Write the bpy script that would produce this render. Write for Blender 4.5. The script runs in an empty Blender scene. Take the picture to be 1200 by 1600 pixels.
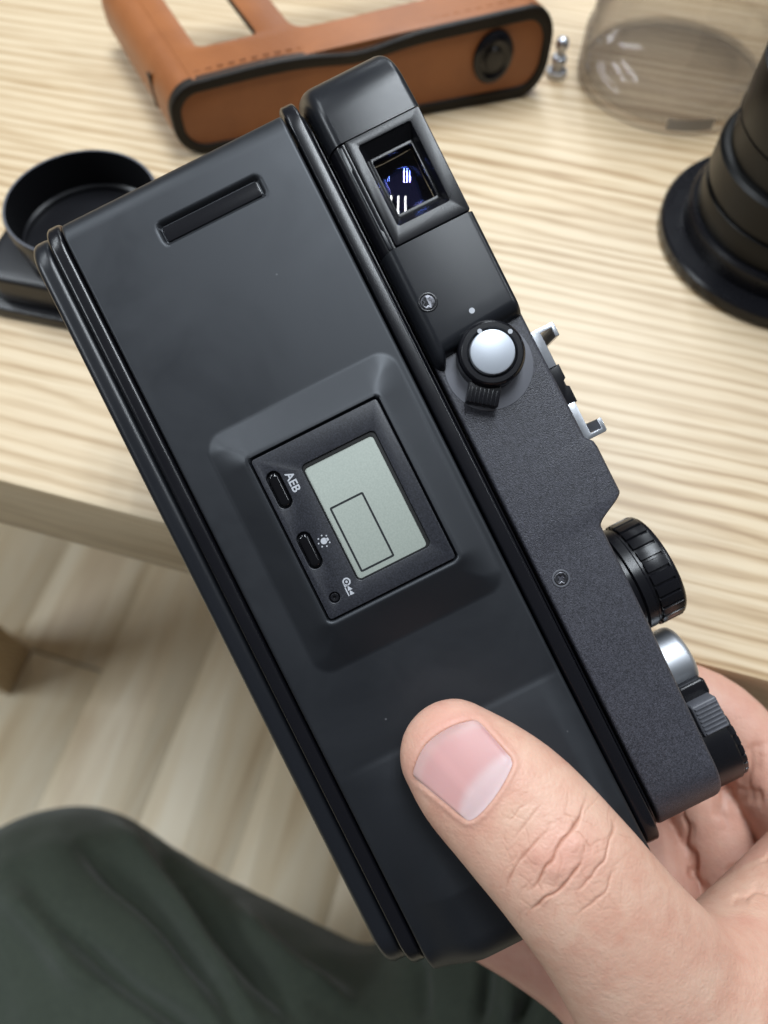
import bpy, bmesh, math, random
import numpy as np
from mathutils import Vector, Matrix
from mathutils.geometry import tessellate_polygon
from mathutils.bvhtree import BVHTree

random.seed(4); rng = np.random.default_rng(7)
R = math.radians
scene = bpy.context.scene
C = scene.collection

# ------------------------------------------------------------------ camera
FPX = 1202.0            # focal length in pixels of a 1200x1600 frame
DIST = 162.0            # mm from the lens to the back of the film camera
HGT = 215.0             # mm from the table top up to the lens
DEP = R(62)             # how far the lens looks down
camd = bpy.data.cameras.new("camera"); cam = bpy.data.objects.new("camera", camd); C.objects.link(cam)
camd.sensor_fit = 'VERTICAL'; camd.sensor_height = 36.0; camd.sensor_width = 27.0
camd.lens = 36.0 * FPX / 1600.0
camd.clip_start = 0.01; camd.clip_end = 50
camd.dof.use_dof = True; camd.dof.focus_distance = 0.160; camd.dof.aperture_fstop = camd.lens / 2.2
cam.location = (0, 0, HGT / 1000); cam.rotation_euler = (math.pi / 2 - DEP, 0, 0)
scene.camera = cam
scene.cycles.transparent_max_bounces = 32
CAMM = Matrix.Translation((0, 0, HGT / 1000)) @ Matrix.Rotation(math.pi / 2 - DEP, 4, 'X')

# ------------------------------------------------------------------ light
world = bpy.data.worlds.new("World"); scene.world = world; world.use_nodes = True
bg = world.node_tree.nodes['Background']
bg.inputs[0].default_value = (0.88, 0.93, 1.0, 1); bg.inputs[1].default_value = 0.10
scene.view_settings.view_transform = 'Standard'; scene.view_settings.look = 'None'
scene.view_settings.gamma = 1; scene.view_settings.exposure = 0.0
scene.view_settings.use_curve_mapping = False
def tube_light(loc, length=1.2, width=0.05, power=12, rz=0.0):
    l = bpy.data.lights.new("ceiling_tube", 'AREA'); l.shape = 'RECTANGLE'
    l.size = length; l.size_y = width; l.energy = power; l.color = (0.87, 0.94, 1.0)
    o = bpy.data.objects.new("ceiling_tube", l); C.objects.link(o)
    o.location = loc; o.rotation_euler = (0, 0, rz)
FIX = [(0.15, 0.55, 1.75, 12.5), (-1.3, 0.9, 1.75, 6), (1.6, 0.6, 1.75, 5), (0.1, 2.5, 1.75, 6.5), (-0.9, 5.2, 1.75, 6), (0.8, 5.2, 1.75, 6), (-2.4, -0.1, 1.75, 16)]
for fx, fy, fz, pw in FIX:
    for k in (-1, 0, 1):
        tube_light((fx + 0.17 * k, fy, fz), 1.2, 0.05, pw, R(90))

# ------------------------------------------------------------------ helpers
def V(px, py, z):       # pixel at height z (mm towards the lens from the camera back) -> view frame mm
    k = (DIST - z) / FPX
    return np.array([(px - 600) * k, -(py - 800) * k, z])
def PW(px, py, depth):  # pixel and depth -> world mm
    p = CAMM @ Vector(((px - 600) / FPX * depth / 1000, -(py - 800) / FPX * depth / 1000, -depth / 1000))
    return np.array(p) * 1000
VIEWM = CAMM @ Matrix.Translation((0, 0, -DIST / 1000))
def view_to_world(v):   # mm view frame -> mm world
    M = np.array(VIEWM)[:3, :3]; t = np.array(VIEWM.translation) * 1000
    return v @ M.T + t

def finish(me, mat, smooth, ang):
    if mat: me.materials.append(mat)
    if smooth:
        me.shade_smooth()
        if ang: me.set_sharp_from_angle(angle=R(ang))
def mk(name, verts, faces, mat, parent=None, smooth=True, ang=38, scale=0.001):
    me = bpy.data.meshes.new(name)
    vs = np.asarray(verts, dtype=float) * scale
    me.from_pydata([tuple(v) for v in vs], [], [tuple(f) for f in faces]); me.update()
    finish(me, mat, smooth, ang)
    o = bpy.data.objects.new(name, me); C.objects.link(o)
    if parent: o.parent = parent
    return o
def empty(name, matrix):
    o = bpy.data.objects.new(name, None); C.objects.link(o); o.matrix_world = matrix; o.empty_display_size = 0.01
    return o
def tag(o, label=None, cat=None, group=None, kind=None):
    if label: o['label'] = label
    if cat: o['category'] = cat
    if group: o['group'] = group
    if kind: o['kind'] = kind
    return o

def area2(l): return sum(l[i][0] * l[(i + 1) % len(l)][1] - l[(i + 1) % len(l)][0] * l[i][1] for i in range(len(l)))
def rrect(u0, v0, u1, v1, r, n=6):
    out = []
    for cx, cy, a0 in ((u1 - r, v0 + r, -90), (u1 - r, v1 - r, 0), (u0 + r, v1 - r, 90), (u0 + r, v0 + r, 180)):
        for i in range(n + 1):
            a = R(a0 + 90 * i / n); out.append((cx + r * math.cos(a), cy + r * math.sin(a)))
    return out
def circ(x, y, r, n=32, a0=0): return [(x + r * math.cos(a0 + 2 * math.pi * i / n), y + r * math.sin(a0 + 2 * math.pi * i / n)) for i in range(n)]
def plate_geo(loops, z0, z1, bev=0.3, nb=3):
    """outer loop + holes in x,y; extruded z0..z1 with a rounded upper edge"""
    vs, fs = [], []; caps = []; 
    for li, lp in enumerate(loops):
        ccw = area2(lp) > 0
        if (li == 0) != ccw: lp = lp[::-1]
        n = len(lp); P = np.array(lp)
        e = np.roll(P, -1, 0) - P; e /= np.maximum(np.linalg.norm(e, axis=1, keepdims=True), 1e-9)
        nn = np.stack([-e[:, 1], e[:, 0]], 1); m = nn + np.roll(nn, 1, 0)
        m /= np.maximum((m * nn).sum(1, keepdims=True), 0.35)
        prof = [(0, z0), (0, z1 - bev)] + [(bev * (1 - math.cos(R(90 * i / nb))), z1 - bev + bev * math.sin(R(90 * i / nb))) for i in range(1, nb + 1)] if bev > 0 else [(0, z0), (0, z1)]
        base = len(vs)
        for off, z in prof:
            q = P + m * off
            vs += [(a, b, z) for a, b in q]
        for k in range(len(prof) - 1):
            for i in range(n):
                j = (i + 1) % n
                fs.append((base + k * n + i, base + k * n + j, base + (k + 1) * n + j, base + (k + 1) * n + i))
        top = base + (len(prof) - 1) * n
        caps.append(list(range(top, top + n)))
    poly = [[Vector(vs[i]) for i in c] for c in caps]; flat = [i for c in caps for i in c]
    for t in tessellate_polygon(poly):
        a, b, c = (flat[i] for i in t)
        A, B, D = vs[a], vs[b], vs[c]
        s = (B[0] - A[0]) * (D[1] - A[1]) - (B[1] - A[1]) * (D[0] - A[0])
        fs.append((a, b, c) if s > 0 else (a, c, b))
    return vs, fs
def plate(name, loops, z0, z1, mat, parent, bev=0.3, nb=3, xf=None, ang=38):
    vs, fs = plate_geo(loops, z0, z1, bev, nb)
    if xf: vs = [xf(*p) for p in vs]
    return mk(name, vs, fs, mat, parent, ang=ang)
def slab_geo(loop, z0, z1, bev, nb=4):
    """closed slab with both rims rounded"""
    prof = [(bev * (1 - math.cos(R(a))), z0 + bev - bev * math.sin(R(a))) for a in np.linspace(90, 0, nb + 1)] + \
           [(bev * (1 - math.cos(R(a))), z1 - bev + bev * math.sin(R(a))) for a in np.linspace(0, 90, nb + 1)]
    if area2(loop) < 0: loop = loop[::-1]
    P = np.array(loop); n = len(P)
    e = np.roll(P, -1, 0) - P; e /= np.maximum(np.linalg.norm(e, axis=1, keepdims=True), 1e-9)
    nn = np.stack([-e[:, 1], e[:, 0]], 1); m = nn + np.roll(nn, 1, 0); m /= np.maximum((m * nn).sum(1, keepdims=True), 0.35)
    vs, fs = [], []
    for off, z in prof: vs += [(a, b, z) for a, b in P + m * off]
    for k in range(len(prof) - 1):
        for i in range(n):
            j = (i + 1) % n; fs.append((k * n + i, k * n + j, (k + 1) * n + j, (k + 1) * n + i))
    fs.append(tuple(range(n))[::-1]); fs.append(tuple(range((len(prof) - 1) * n, len(prof) * n)))
    return vs, fs
def lathe_geo(prof, n=64, close=True):
    vs, fs = [], []
    for r, z in prof:
        vs += [(r * math.cos(2 * math.pi * i / n), r * math.sin(2 * math.pi * i / n), z) for i in range(n)]
    for k in range(len(prof) - 1):
        for i in range(n):
            j = (i + 1) % n; fs.append((k * n + i, k * n + j, (k + 1) * n + j, (k + 1) * n + i))
    if close:
        fs.append(tuple(range(n))[::-1]); fs.append(tuple(range((len(prof) - 1) * n, len(prof) * n)))
    return vs, fs
def grid_faces(n, m, off=0, flip=False):
    i, j = np.meshgrid(np.arange(n - 1), np.arange(m - 1), indexing='ij')
    a = off + i * m + j
    q = np.stack([a, a + m, a + m + 1, a + 1], -1).reshape(-1, 4)
    return (q[:, ::-1] if flip else q).tolist()
def sstep(a, b, x):
    t = np.clip((x - a) / (b - a), 0, 1); return t * t * (3 - 2 * t)
def box_geo(x0, x1, y0, y1, z0, z1, b=0.0):
    return slab_geo(rrect(x0, y0, x1, y1, max(b, 0.01), 3), z0, z1, max(b, 0.01), 2)

# ------------------------------------------------------------------ materials
def newmat(name):
    m = bpy.data.materials.new(name); m.use_nodes = True
    return m, m.node_tree, m.node_tree.nodes['Principled BSDF']
def N(nt, typ, **kw):
    n = nt.nodes.new(typ)
    for k, v in kw.items(): setattr(n, k, v)
    return n
def coords(nt, scale=(1, 1, 1), rot=(0, 0, 0), loc=(0, 0, 0)):
    tc = N(nt, 'ShaderNodeTexCoord'); mp = N(nt, 'ShaderNodeMapping')
    mp.inputs['Scale'].default_value = scale; mp.inputs['Rotation'].default_value = rot; mp.inputs['Location'].default_value = loc
    nt.links.new(tc.outputs['Object'], mp.inputs['Vector']); return mp.outputs['Vector']
def noise(nt, vec, scale, detail=3, rough=0.55, dist=0):
    n = N(nt, 'ShaderNodeTexNoise'); n.inputs['Scale'].default_value = scale; n.inputs['Detail'].default_value = detail
    n.inputs['Roughness'].default_value = rough; n.inputs['Distortion'].default_value = dist
    if vec is not None: nt.links.new(vec, n.inputs['Vector'])
    return n.outputs['Fac']
def ramp(nt, fac, stops):
    r = N(nt, 'ShaderNodeValToRGB'); els = r.color_ramp.elements
    while len(els) < len(stops): els.new(0.5)
    for e, (p, c) in zip(els, stops): e.position = p; e.color = (*c, 1) if len(c) == 3 else c
    nt.links.new(fac, r.inputs['Fac']); return r.outputs['Color']
def bump(nt, bs, h, strength, dist):
    b = N(nt, 'ShaderNodeBump'); b.inputs['Strength'].default_value = strength; b.inputs['Distance'].default_value = dist
    nt.links.new(h, b.inputs['Height']); nt.links.new(b.outputs['Normal'], bs.inputs['Normal']); return b
def simple(name, col, rough=0.4, metal=0.0, grain=None, spec=0.5, smudge=0.0, coat=0.0, var=0.0):
    m, nt, bs = newmat(name)
    bs.inputs['Base Color'].default_value = (*col, 1); bs.inputs['Roughness'].default_value = rough
    bs.inputs['Metallic'].default_value = metal; bs.inputs['Specular IOR Level'].default_value = spec
    bs.inputs['Coat Weight'].default_value = coat
    vec = coords(nt)
    if grain:
        sc, st, ds = grain
        bump(nt, bs, noise(nt, vec, sc, 2, 0.6), st, ds)
    if smudge:
        f = noise(nt, vec, 55, 4, 0.6)
        mr = N(nt, 'ShaderNodeMapRange'); mr.inputs['From Min'].default_value = 0.3; mr.inputs['From Max'].default_value = 0.7
        mr.inputs['To Min'].default_value = rough - smudge; mr.inputs['To Max'].default_value = rough + smudge
        nt.links.new(f, mr.inputs['Value']); nt.links.new(mr.outputs['Result'], bs.inputs['Roughness'])
    if var:
        f2 = noise(nt, vec, grain[0] * 0.8 if grain else 900, 2, 0.7)
        nt.links.new(ramp(nt, f2, [(0.35, tuple(c * (1 - var) for c in col)), (0.68, tuple(c * (1 + var) for c in col)), (0.8, tuple(min(1, c * (1 + 3.5 * var)) for c in col))]), bs.inputs['Base Color'])
    return m
def mat_rubber():
    m, nt, bs = newmat('soft_black_rubber'); vec = coords(nt)
    f = noise(nt, vec, 38, 5, 0.62, 0.6)
    mr = N(nt, 'ShaderNodeMapRange'); mr.inputs['From Min'].default_value = 0.3; mr.inputs['From Max'].default_value = 0.7
    mr.inputs['To Min'].default_value = 0.39; mr.inputs['To Max'].default_value = 0.53
    nt.links.new(f, mr.inputs['Value']); nt.links.new(mr.outputs['Result'], bs.inputs['Roughness'])
    v = N(nt, 'ShaderNodeTexVoronoi'); v.inputs['Scale'].default_value = 110; nt.links.new(vec, v.inputs['Vector'])
    d = ramp(nt, v.outputs['Distance'], [(0.0, (1, 1, 1)), (0.017, (1, 1, 1)), (0.03, (0, 0, 0))])
    f2 = noise(nt, vec, 23, 2); th = ramp(nt, f2, [(0.50, (0, 0, 0)), (0.56, (0.6, 0.6, 0.6))])
    mu = N(nt, 'ShaderNodeMath', operation='MULTIPLY'); nt.links.new(d, mu.inputs[0]); nt.links.new(th, mu.inputs[1])
    mx = N(nt, 'ShaderNodeMix', data_type='RGBA'); mx.inputs[6].default_value = (0.0065, 0.0072, 0.0092, 1); mx.inputs[7].default_value = (0.11, 0.11, 0.115, 1)
    nt.links.new(mu.outputs[0], mx.inputs[0]); nt.links.new(mx.outputs[2], bs.inputs['Base Color'])
    bs.inputs['Specular IOR Level'].default_value = 0.62; bs.inputs['Specular Tint'].default_value = (0.90, 0.94, 1.0, 1)
    bump(nt, bs, noise(nt, vec, 5200, 2), 0.05, 0.0002); return m
M_rubber = mat_rubber()
M_satin = simple('satin_black_paint', (0.010, 0.011, 0.014), 0.30, grain=(5200, 0.09, 0.0002), smudge=0.02, spec=0.42)
M_paint = simple('grained_charcoal_paint', (0.042, 0.042, 0.052), 0.40, grain=(3700, 0.4, 0.0003), smudge=0.04, var=0.5)
M_gloss = simple('glossy_black_paint', (0.005, 0.005, 0.007), 0.25, smudge=0.03, spec=0.45)
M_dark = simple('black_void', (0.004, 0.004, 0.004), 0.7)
M_plastic = simple('black_plastic', (0.007, 0.007, 0.009), 0.27, smudge=0.04, spec=0.35)
M_plate = simple('speckled_black_plate', (0.020, 0.021, 0.027), 0.38, grain=(4200, 0.10, 0.0002), smudge=0.03, var=0.5)
M_button = simple('shiny_black_button', (0.004, 0.004, 0.005), 0.10)
M_chrome = simple('brushed_chrome', (0.56, 0.58, 0.62), 0.30, metal=0.95, grain=(900, 0.05, 0.0002))
M_silver = simple('satin_silver', (0.55, 0.57, 0.61), 0.48, metal=1.0)
M_disc = simple('spun_aluminium', (0.44, 0.47, 0.52), 0.42, metal=0.6)
M_smooth = simple('smooth_grey_paint', (0.085, 0.087, 0.10), 0.45)
M_white = simple('white_print', (0.42, 0.43, 0.46), 0.6)
M_seat = simple('bare_grey_seat', (0.13, 0.132, 0.15), 0.42)
M_worn = simple('worn_edge_metal', (0.10, 0.095, 0.085), 0.4, metal=0.6)
M_screw = simple('blackened_screw', (0.10, 0.10, 0.11), 0.34, metal=0.9)
M_lcdink = simple('lcd_ink', (0.012, 0.014, 0.016), 0.4)

def mat_lcd():
    m, nt, bs = newmat('lcd_glass'); vec = coords(nt)
    f = noise(nt, vec, 2600, 2, 0.6)
    nt.links.new(ramp(nt, f, [(0.3, (0.29, 0.322, 0.285)), (0.7, (0.345, 0.378, 0.335))]), bs.inputs['Base Color'])
    bs.inputs['Roughness'].default_value = 0.5; bs.inputs['Coat Weight'].default_value = 0.6; bs.inputs['Coat Roughness'].default_value = 0.08
    return m
M_lcd = mat_lcd()
def mat_glass(name, tint, rough=0.02, spec=0.8):
    m, nt, bs = newmat(name)
    bs.inputs['Base Color'].default_value = (0.004, 0.004, 0.006, 1); bs.inputs['Roughness'].default_value = rough
    bs.inputs['Specular Tint'].default_value = (*tint, 1); bs.inputs['Specular IOR Level'].default_value = spec
    return m
M_vf = mat_glass('coated_eyepiece_glass', (0.25, 0.35, 1.0), 0.015, 1.0)
def mat_coated(name, tint, amt):
    m, nt, bs = newmat(name); nt.nodes.remove(bs)
    tr = N(nt, 'ShaderNodeBsdfTransparent'); gl = N(nt, 'ShaderNodeBsdfGlossy'); gl.inputs['Roughness'].default_value = 0.01; gl.inputs['Color'].default_value = (*tint, 1)
    mx = N(nt, 'ShaderNodeMixShader'); mx.inputs[0].default_value = amt
    nt.links.new(tr.outputs[0], mx.inputs[1]); nt.links.new(gl.outputs[0], mx.inputs[2]); nt.links.new(mx.outputs[0], nt.nodes['Material Output'].inputs['Surface']); return m
M_vf = mat_coated('blue_coated_glass', (0.16, 0.25, 1.0), 0.13)
M_vf1 = mat_coated('violet_coated_glass', (0.55, 0.4, 1.0), 0.09)
M_vf2 = mat_glass('dark_prism_glass', (1.0, 0.95, 0.9), 0.02, 0.5)
M_window = simple('smoked_window', (0.009, 0.009, 0.011), 0.2, spec=0.34)
def mat_smoke():
    m, nt, bs = newmat('smoky_clear_plastic'); nt.nodes.remove(bs)
    out = nt.nodes['Material Output']
    tr = N(nt, 'ShaderNodeBsdfTransparent'); tlw = N(nt, 'ShaderNodeLayerWeight'); tlw.inputs['Blend'].default_value = 0.5
    nt.links.new(ramp(nt, tlw.outputs['Facing'], [(0.0, (0.90, 0.89, 0.88)), (0.5, (0.86, 0.85, 0.84)), (0.85, (0.58, 0.565, 0.555)), (1.0, (0.30, 0.29, 0.285))]), tr.inputs['Color'])
    gl = N(nt, 'ShaderNodeBsdfGlossy'); gl.inputs['Roughness'].default_value = 0.06; gl.inputs['Color'].default_value = (0.9, 0.9, 0.95, 1)
    lwt = N(nt, 'ShaderNodeLayerWeight'); lwt.inputs['Blend'].default_value = 0.5
    pw_ = N(nt, 'ShaderNodeMath', operation='POWER'); pw_.inputs[1].default_value = 3.5; nt.links.new(lwt.outputs['Facing'], pw_.inputs[0])
    lw = N(nt, 'ShaderNodeMath', operation='MULTIPLY_ADD'); lw.inputs[1].default_value = 0.35; lw.inputs[2].default_value = 0.02; nt.links.new(pw_.outputs[0], lw.inputs[0])
    mx = N(nt, 'ShaderNodeMixShader')
    nt.links.new(lw.outputs[0], mx.inputs[0]); nt.links.new(tr.outputs[0], mx.inputs[1]); nt.links.new(gl.outputs[0], mx.inputs[2])
    df = N(nt, 'ShaderNodeBsdfDiffuse'); df.inputs['Color'].default_value = (0.36, 0.35, 0.33, 1); mx3 = N(nt, 'ShaderNodeMixShader'); mx3.inputs[0].default_value = 0.06
    nt.links.new(mx.outputs[0], mx3.inputs[1]); nt.links.new(df.outputs[0], mx3.inputs[2]); nt.links.new(mx3.outputs[0], out.inputs['Surface']); return m
M_smoke = mat_smoke()
def mat_table():
    m, nt, bs = newmat('pale_ash_wood')
    vec = coords(nt, (0.10, 1, 1))
    d = N(nt, 'ShaderNodeTexNoise'); d.inputs['Scale'].default_value = 9; d.inputs['Detail'].default_value = 2
    nt.links.new(vec, d.inputs['Vector'])
    ad = N(nt, 'ShaderNodeVectorMath', operation='MULTIPLY_ADD'); ad.inputs[1].default_value = (0, 0.075, 0)
    nt.links.new(d.outputs['Color'], ad.inputs[0]); nt.links.new(vec, ad.inputs[2])
    w = N(nt, 'ShaderNodeTexWave', bands_direction='Y'); w.inputs['Scale'].default_value = 52; w.inputs['Distortion'].default_value = 5.0
    w.inputs['Detail'].default_value = 3; w.inputs['Detail Scale'].default_value = 2.2; w.inputs['Detail Roughness'].default_value = 0.6
    nt.links.new(ad.outputs[0], w.inputs['Vector'])
    c1 = ramp(nt, w.outputs['Fac'], [(0.0, (0.40, 0.27, 0.14)), (0.22, (0.535, 0.395, 0.235)), (0.5, (0.61, 0.475, 0.305)), (1.0, (0.655, 0.53, 0.36))])
    vec2 = coords(nt, (0.03, 1, 1))
    f = noise(nt, vec2, 330, 4, 0.7)
    c2 = ramp(nt, f, [(0.36, (0.76, 0.69, 0.60)), (0.52, (1, 1, 1))])
    mx = N(nt, 'ShaderNodeMix', data_type='RGBA', blend_type='MULTIPLY'); mx.inputs[0].default_value = 0.8
    lo = noise(nt, coords(nt, (0.25, 1, 1), loc=(3, 1, 0)), 14, 3)
    flat = N(nt, 'ShaderNodeMix', data_type='RGBA'); flat.inputs[7].default_value = (0.61, 0.48, 0.32, 1)
    fr = N(nt, 'ShaderNodeMapRange'); fr.inputs['From Min'].default_value = 0.35; fr.inputs['From Max'].default_value = 0.65; fr.inputs['To Min'].default_value = 0.0; fr.inputs['To Max'].default_value = 0.62
    nt.links.new(lo, fr.inputs['Value']); nt.links.new(fr.outputs['Result'], flat.inputs[0]); nt.links.new(c1, flat.inputs[6])
    nt.links.new(flat.outputs[2], mx.inputs[6]); nt.links.new(c2, mx.inputs[7])
    g = noise(nt, coords(nt, (0.5, 1, 1)), 5, 3)
    c3 = ramp(nt, g, [(0.3, (0.93, 0.87, 0.77)), (0.65, (1.03, 1.03, 1.03))])
    mx2 = N(nt, 'ShaderNodeMix', data_type='RGBA', blend_type='MULTIPLY'); mx2.inputs[0].default_value = 1
    nt.links.new(mx.outputs[2], mx2.inputs[6]); nt.links.new(c3, mx2.inputs[7])
    nt.links.new(mx2.outputs[2], bs.inputs['Base Color']); bs.inputs['Roughness'].default_value = 0.42
    bump(nt, bs, f, 0.12, 0.0004)
    return m
M_table = mat_table()
def mat_floor():
    m, nt, bs = newmat('pale_oak_laminate')
    oi = N(nt, 'ShaderNodeObjectInfo')
    tc = N(nt, 'ShaderNodeTexCoord'); ml = N(nt, 'ShaderNodeVectorMath', operation='MULTIPLY_ADD')
    ml.inputs[1].default_value = (9, 0.9, 1)
    cb = N(nt, 'ShaderNodeCombineXYZ'); mu = N(nt, 'ShaderNodeMath', operation='MULTIPLY'); mu.inputs[1].default_value = 40
    nt.links.new(oi.outputs['Random'], mu.inputs[0]); nt.links.new(mu.outputs[0], cb.inputs[2]); nt.links.new(mu.outputs[0], cb.inputs[1])
    nt.links.new(tc.outputs['Object'], ml.inputs[0]); nt.links.new(cb.outputs[0], ml.inputs[2])
    f = noise(nt, ml.outputs[0], 2.6, 4, 0.55, 0.8)
    c1 = ramp(nt, f, [(0.24, (0.60, 0.455, 0.28)), (0.45, (0.79, 0.665, 0.465)), (0.62, (0.86, 0.76, 0.575))])
    c2 = ramp(nt, oi.outputs['Random'], [(0, (0.93, 0.92, 0.90)), (1, (1.03, 1.03, 1.03))])
    mx = N(nt, 'ShaderNodeMix', data_type='RGBA', blend_type='MULTIPLY'); mx.inputs[0].default_value = 1
    nt.links.new(c1, mx.inputs[6]); nt.links.new(c2, mx.inputs[7]); nt.links.new(mx.outputs[2], bs.inputs['Base Color'])
    bs.inputs['Roughness'].default_value = 0.45
    return m
M_floor = mat_floor()
def mat_leather(name, ca, cb_, rough):
    m, nt, bs = newmat(name); vec = coords(nt)
    f = noise(nt, vec, 28, 4, 0.6)
    nt.links.new(ramp(nt, f, [(0.35, ca), (0.65, cb_)]), bs.inputs['Base Color']); bs.inputs['Roughness'].default_value = rough
    v = N(nt, 'ShaderNodeTexVoronoi'); v.inputs['Scale'].default_value = 900; nt.links.new(vec, v.inputs['Vector'])
    bump(nt, bs, v.outputs['Distance'], 0.25, 0.0003); return m
M_leather = mat_leather('tan_leather', (0.25, 0.080, 0.020), (0.33, 0.112, 0.031), 0.42)
M_piping = mat_leather('dark_edge_binding', (0.010, 0.008, 0.006), (0.018, 0.013, 0.009), 0.5)
M_piping.node_tree.nodes['Principled BSDF'].inputs['Specular IOR Level'].default_value = 0.25
def mat_skin():
    m, nt, bs = newmat('skin'); vec = coords(nt)
    f = noise(nt, vec, 70, 4, 0.6)
    base = ramp(nt, f, [(0.28, (0.575, 0.325, 0.24)), (0.50, (0.62, 0.385, 0.29)), (0.74, (0.655, 0.44, 0.335))])
    blot = noise(nt, vec, 170, 4, 0.7, 0.5)
    mxb = N(nt, 'ShaderNodeMix', data_type='RGBA', blend_type='MULTIPLY'); mxb.inputs[0].default_value = 1
    nt.links.new(base, mxb.inputs[6]); nt.links.new(ramp(nt, blot, [(0.32, (0.97, 0.86, 0.83)), (0.6, (1.03, 1.02, 1.0))]), mxb.inputs[7]); base = mxb.outputs[2]
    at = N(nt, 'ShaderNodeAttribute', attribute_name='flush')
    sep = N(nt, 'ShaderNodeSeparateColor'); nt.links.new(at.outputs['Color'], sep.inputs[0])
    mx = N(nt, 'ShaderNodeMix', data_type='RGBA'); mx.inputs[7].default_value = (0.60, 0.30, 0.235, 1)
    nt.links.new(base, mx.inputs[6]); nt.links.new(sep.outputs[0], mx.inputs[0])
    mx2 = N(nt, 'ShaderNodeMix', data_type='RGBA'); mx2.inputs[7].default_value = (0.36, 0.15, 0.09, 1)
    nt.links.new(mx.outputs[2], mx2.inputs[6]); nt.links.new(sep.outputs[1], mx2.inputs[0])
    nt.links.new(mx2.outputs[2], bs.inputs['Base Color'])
    bs.inputs['Roughness'].default_value = 0.46; bs.inputs['Specular IOR Level'].default_value = 0.4
    bs.inputs['Subsurface Weight'].default_value = 0.10; bs.inputs['Subsurface Radius'].default_value = (1.0, 0.35, 0.2)
    bs.inputs['Subsurface Scale'].default_value = 0.004
    v = N(nt, 'ShaderNodeTexVoronoi', feature='DISTANCE_TO_EDGE'); v.inputs['Scale'].default_value = 950
    nt.links.new(vec, v.inputs['Vector'])
    f2 = noise(nt, vec, 500, 4, 0.65)
    ad = N(nt, 'ShaderNodeMath', operation='MULTIPLY_ADD'); ad.inputs[1].default_value = 0.5
    nt.links.new(v.outputs['Distance'], ad.inputs[0]); nt.links.new(f2, ad.inputs[2])
    bump(nt, bs, ad.outputs[0], 0.38, 0.0004); return m
M_skin = mat_skin()
def mat_nail():
    m, nt, bs = newmat('thumb_nail')
    at = N(nt, 'ShaderNodeAttribute', attribute_name='tint')
    nt.links.new(at.outputs['Color'], bs.inputs['Base Color']); bs.inputs['Roughness'].default_value = 0.42
    bs.inputs['Subsurface Weight'].default_value = 0.15; bs.inputs['Subsurface Scale'].default_value = 0.002
    bs.inputs['Specular IOR Level'].default_value = 0.3
    bump(nt, bs, noise(nt, coords(nt), 600, 2), 0.06, 0.0003); return m
M_nail = mat_nail()
def mat_cloth():
    m, nt, bs = newmat('dark_green_cotton'); vec = coords(nt)
    f = noise(nt, vec, 260, 6, 0.85)
    nt.links.new(ramp(nt, f, [(0.3, (0.018, 0.026, 0.016)), (0.7, (0.034, 0.044, 0.029))]), bs.inputs['Base Color'])
    bs.inputs['Roughness'].default_value = 0.85; bs.inputs['Sheen Weight'].default_value = 0.15; bs.inputs['Sheen Roughness'].default_value = 0.5
    w = N(nt, 'ShaderNodeTexWave', bands_direction='DIAGONAL'); w.inputs['Scale'].default_value = 520; w.inputs['Distortion'].default_value = 2
    nt.links.new(vec, w.inputs['Vector']); bump(nt, bs, w.outputs['Fac'], 0.35, 0.0006); return m
M_cloth = mat_cloth()
M_lens = simple('black_lens_barrel', (0.005, 0.005, 0.005), 0.34, grain=(900, 0.08, 0.0003), smudge=0.05, spec=0.26)
M_hood = simple('black_lacquered_metal', (0.010, 0.010, 0.012), 0.30)
M_hoodin = simple('matt_black_inside', (0.004, 0.004, 0.005), 0.8, spec=0.12)

# ------------------------------------------------------------------ surface nets
def surface_nets(F, org, h):
    S = F < 0
    c = np.zeros(tuple(s - 1 for s in F.shape), np.int8)
    for i in (0, 1):
        for j in (0, 1):
            for k in (0, 1):
                c += S[i:S.shape[0] - 1 + i, j:S.shape[1] - 1 + j, k:S.shape[2] - 1 + k]
    act = (c > 0) & (c < 8)
    ijk = np.argwhere(act); n = len(ijk)
    idx = np.full(c.shape, -1, np.int64); idx[act] = np.arange(n)
    acc = np.zeros((n, 3)); cnt = np.zeros(n)
    corners = [np.array((i, j, k)) for i in (0, 1) for j in (0, 1) for k in (0, 1)]
    for a in corners:
        for ax in range(3):
            if a[ax]: continue
            b = a.copy(); b[ax] = 1
            fa = F[tuple((ijk + a).T)]; fb = F[tuple((ijk + b).T)]
            m = (fa < 0) != (fb < 0)
            t = fa[m] / (fa[m] - fb[m]); p = np.repeat(a[None].astype(float), m.sum(), 0); p[:, ax] += t
            acc[m] += p; cnt[m] += 1
    vs = (ijk + acc / cnt[:, None]) * h + org
    quads = []
    for ax in range(3):
        o1, o2 = [(1, 2), (2, 0), (0, 1)][ax]
        s0 = [slice(None)] * 3; s1 = [slice(None)] * 3; s0[ax] = slice(0, -1); s1[ax] = slice(1, None)
        D = S[tuple(s0)] != S[tuple(s1)]
        e = np.argwhere(D); ok = (e[:, o1] > 0) & (e[:, o2] > 0) & (e[:, o1] < F.shape[o1] - 1) & (e[:, o2] < F.shape[o2] - 1); e = e[ok]
        q = []
        for d1, d2 in ((-1, -1), (0, -1), (0, 0), (-1, 0)):
            g = e.copy(); g[:, o1] += d1; g[:, o2] += d2; q.append(idx[tuple(g.T)])
        q = np.stack(q, 1); ins = S[tuple(e.T)]
        q[~ins] = q[~ins][:, ::-1]; quads.append(q)
    return vs, np.concatenate(quads)
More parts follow.
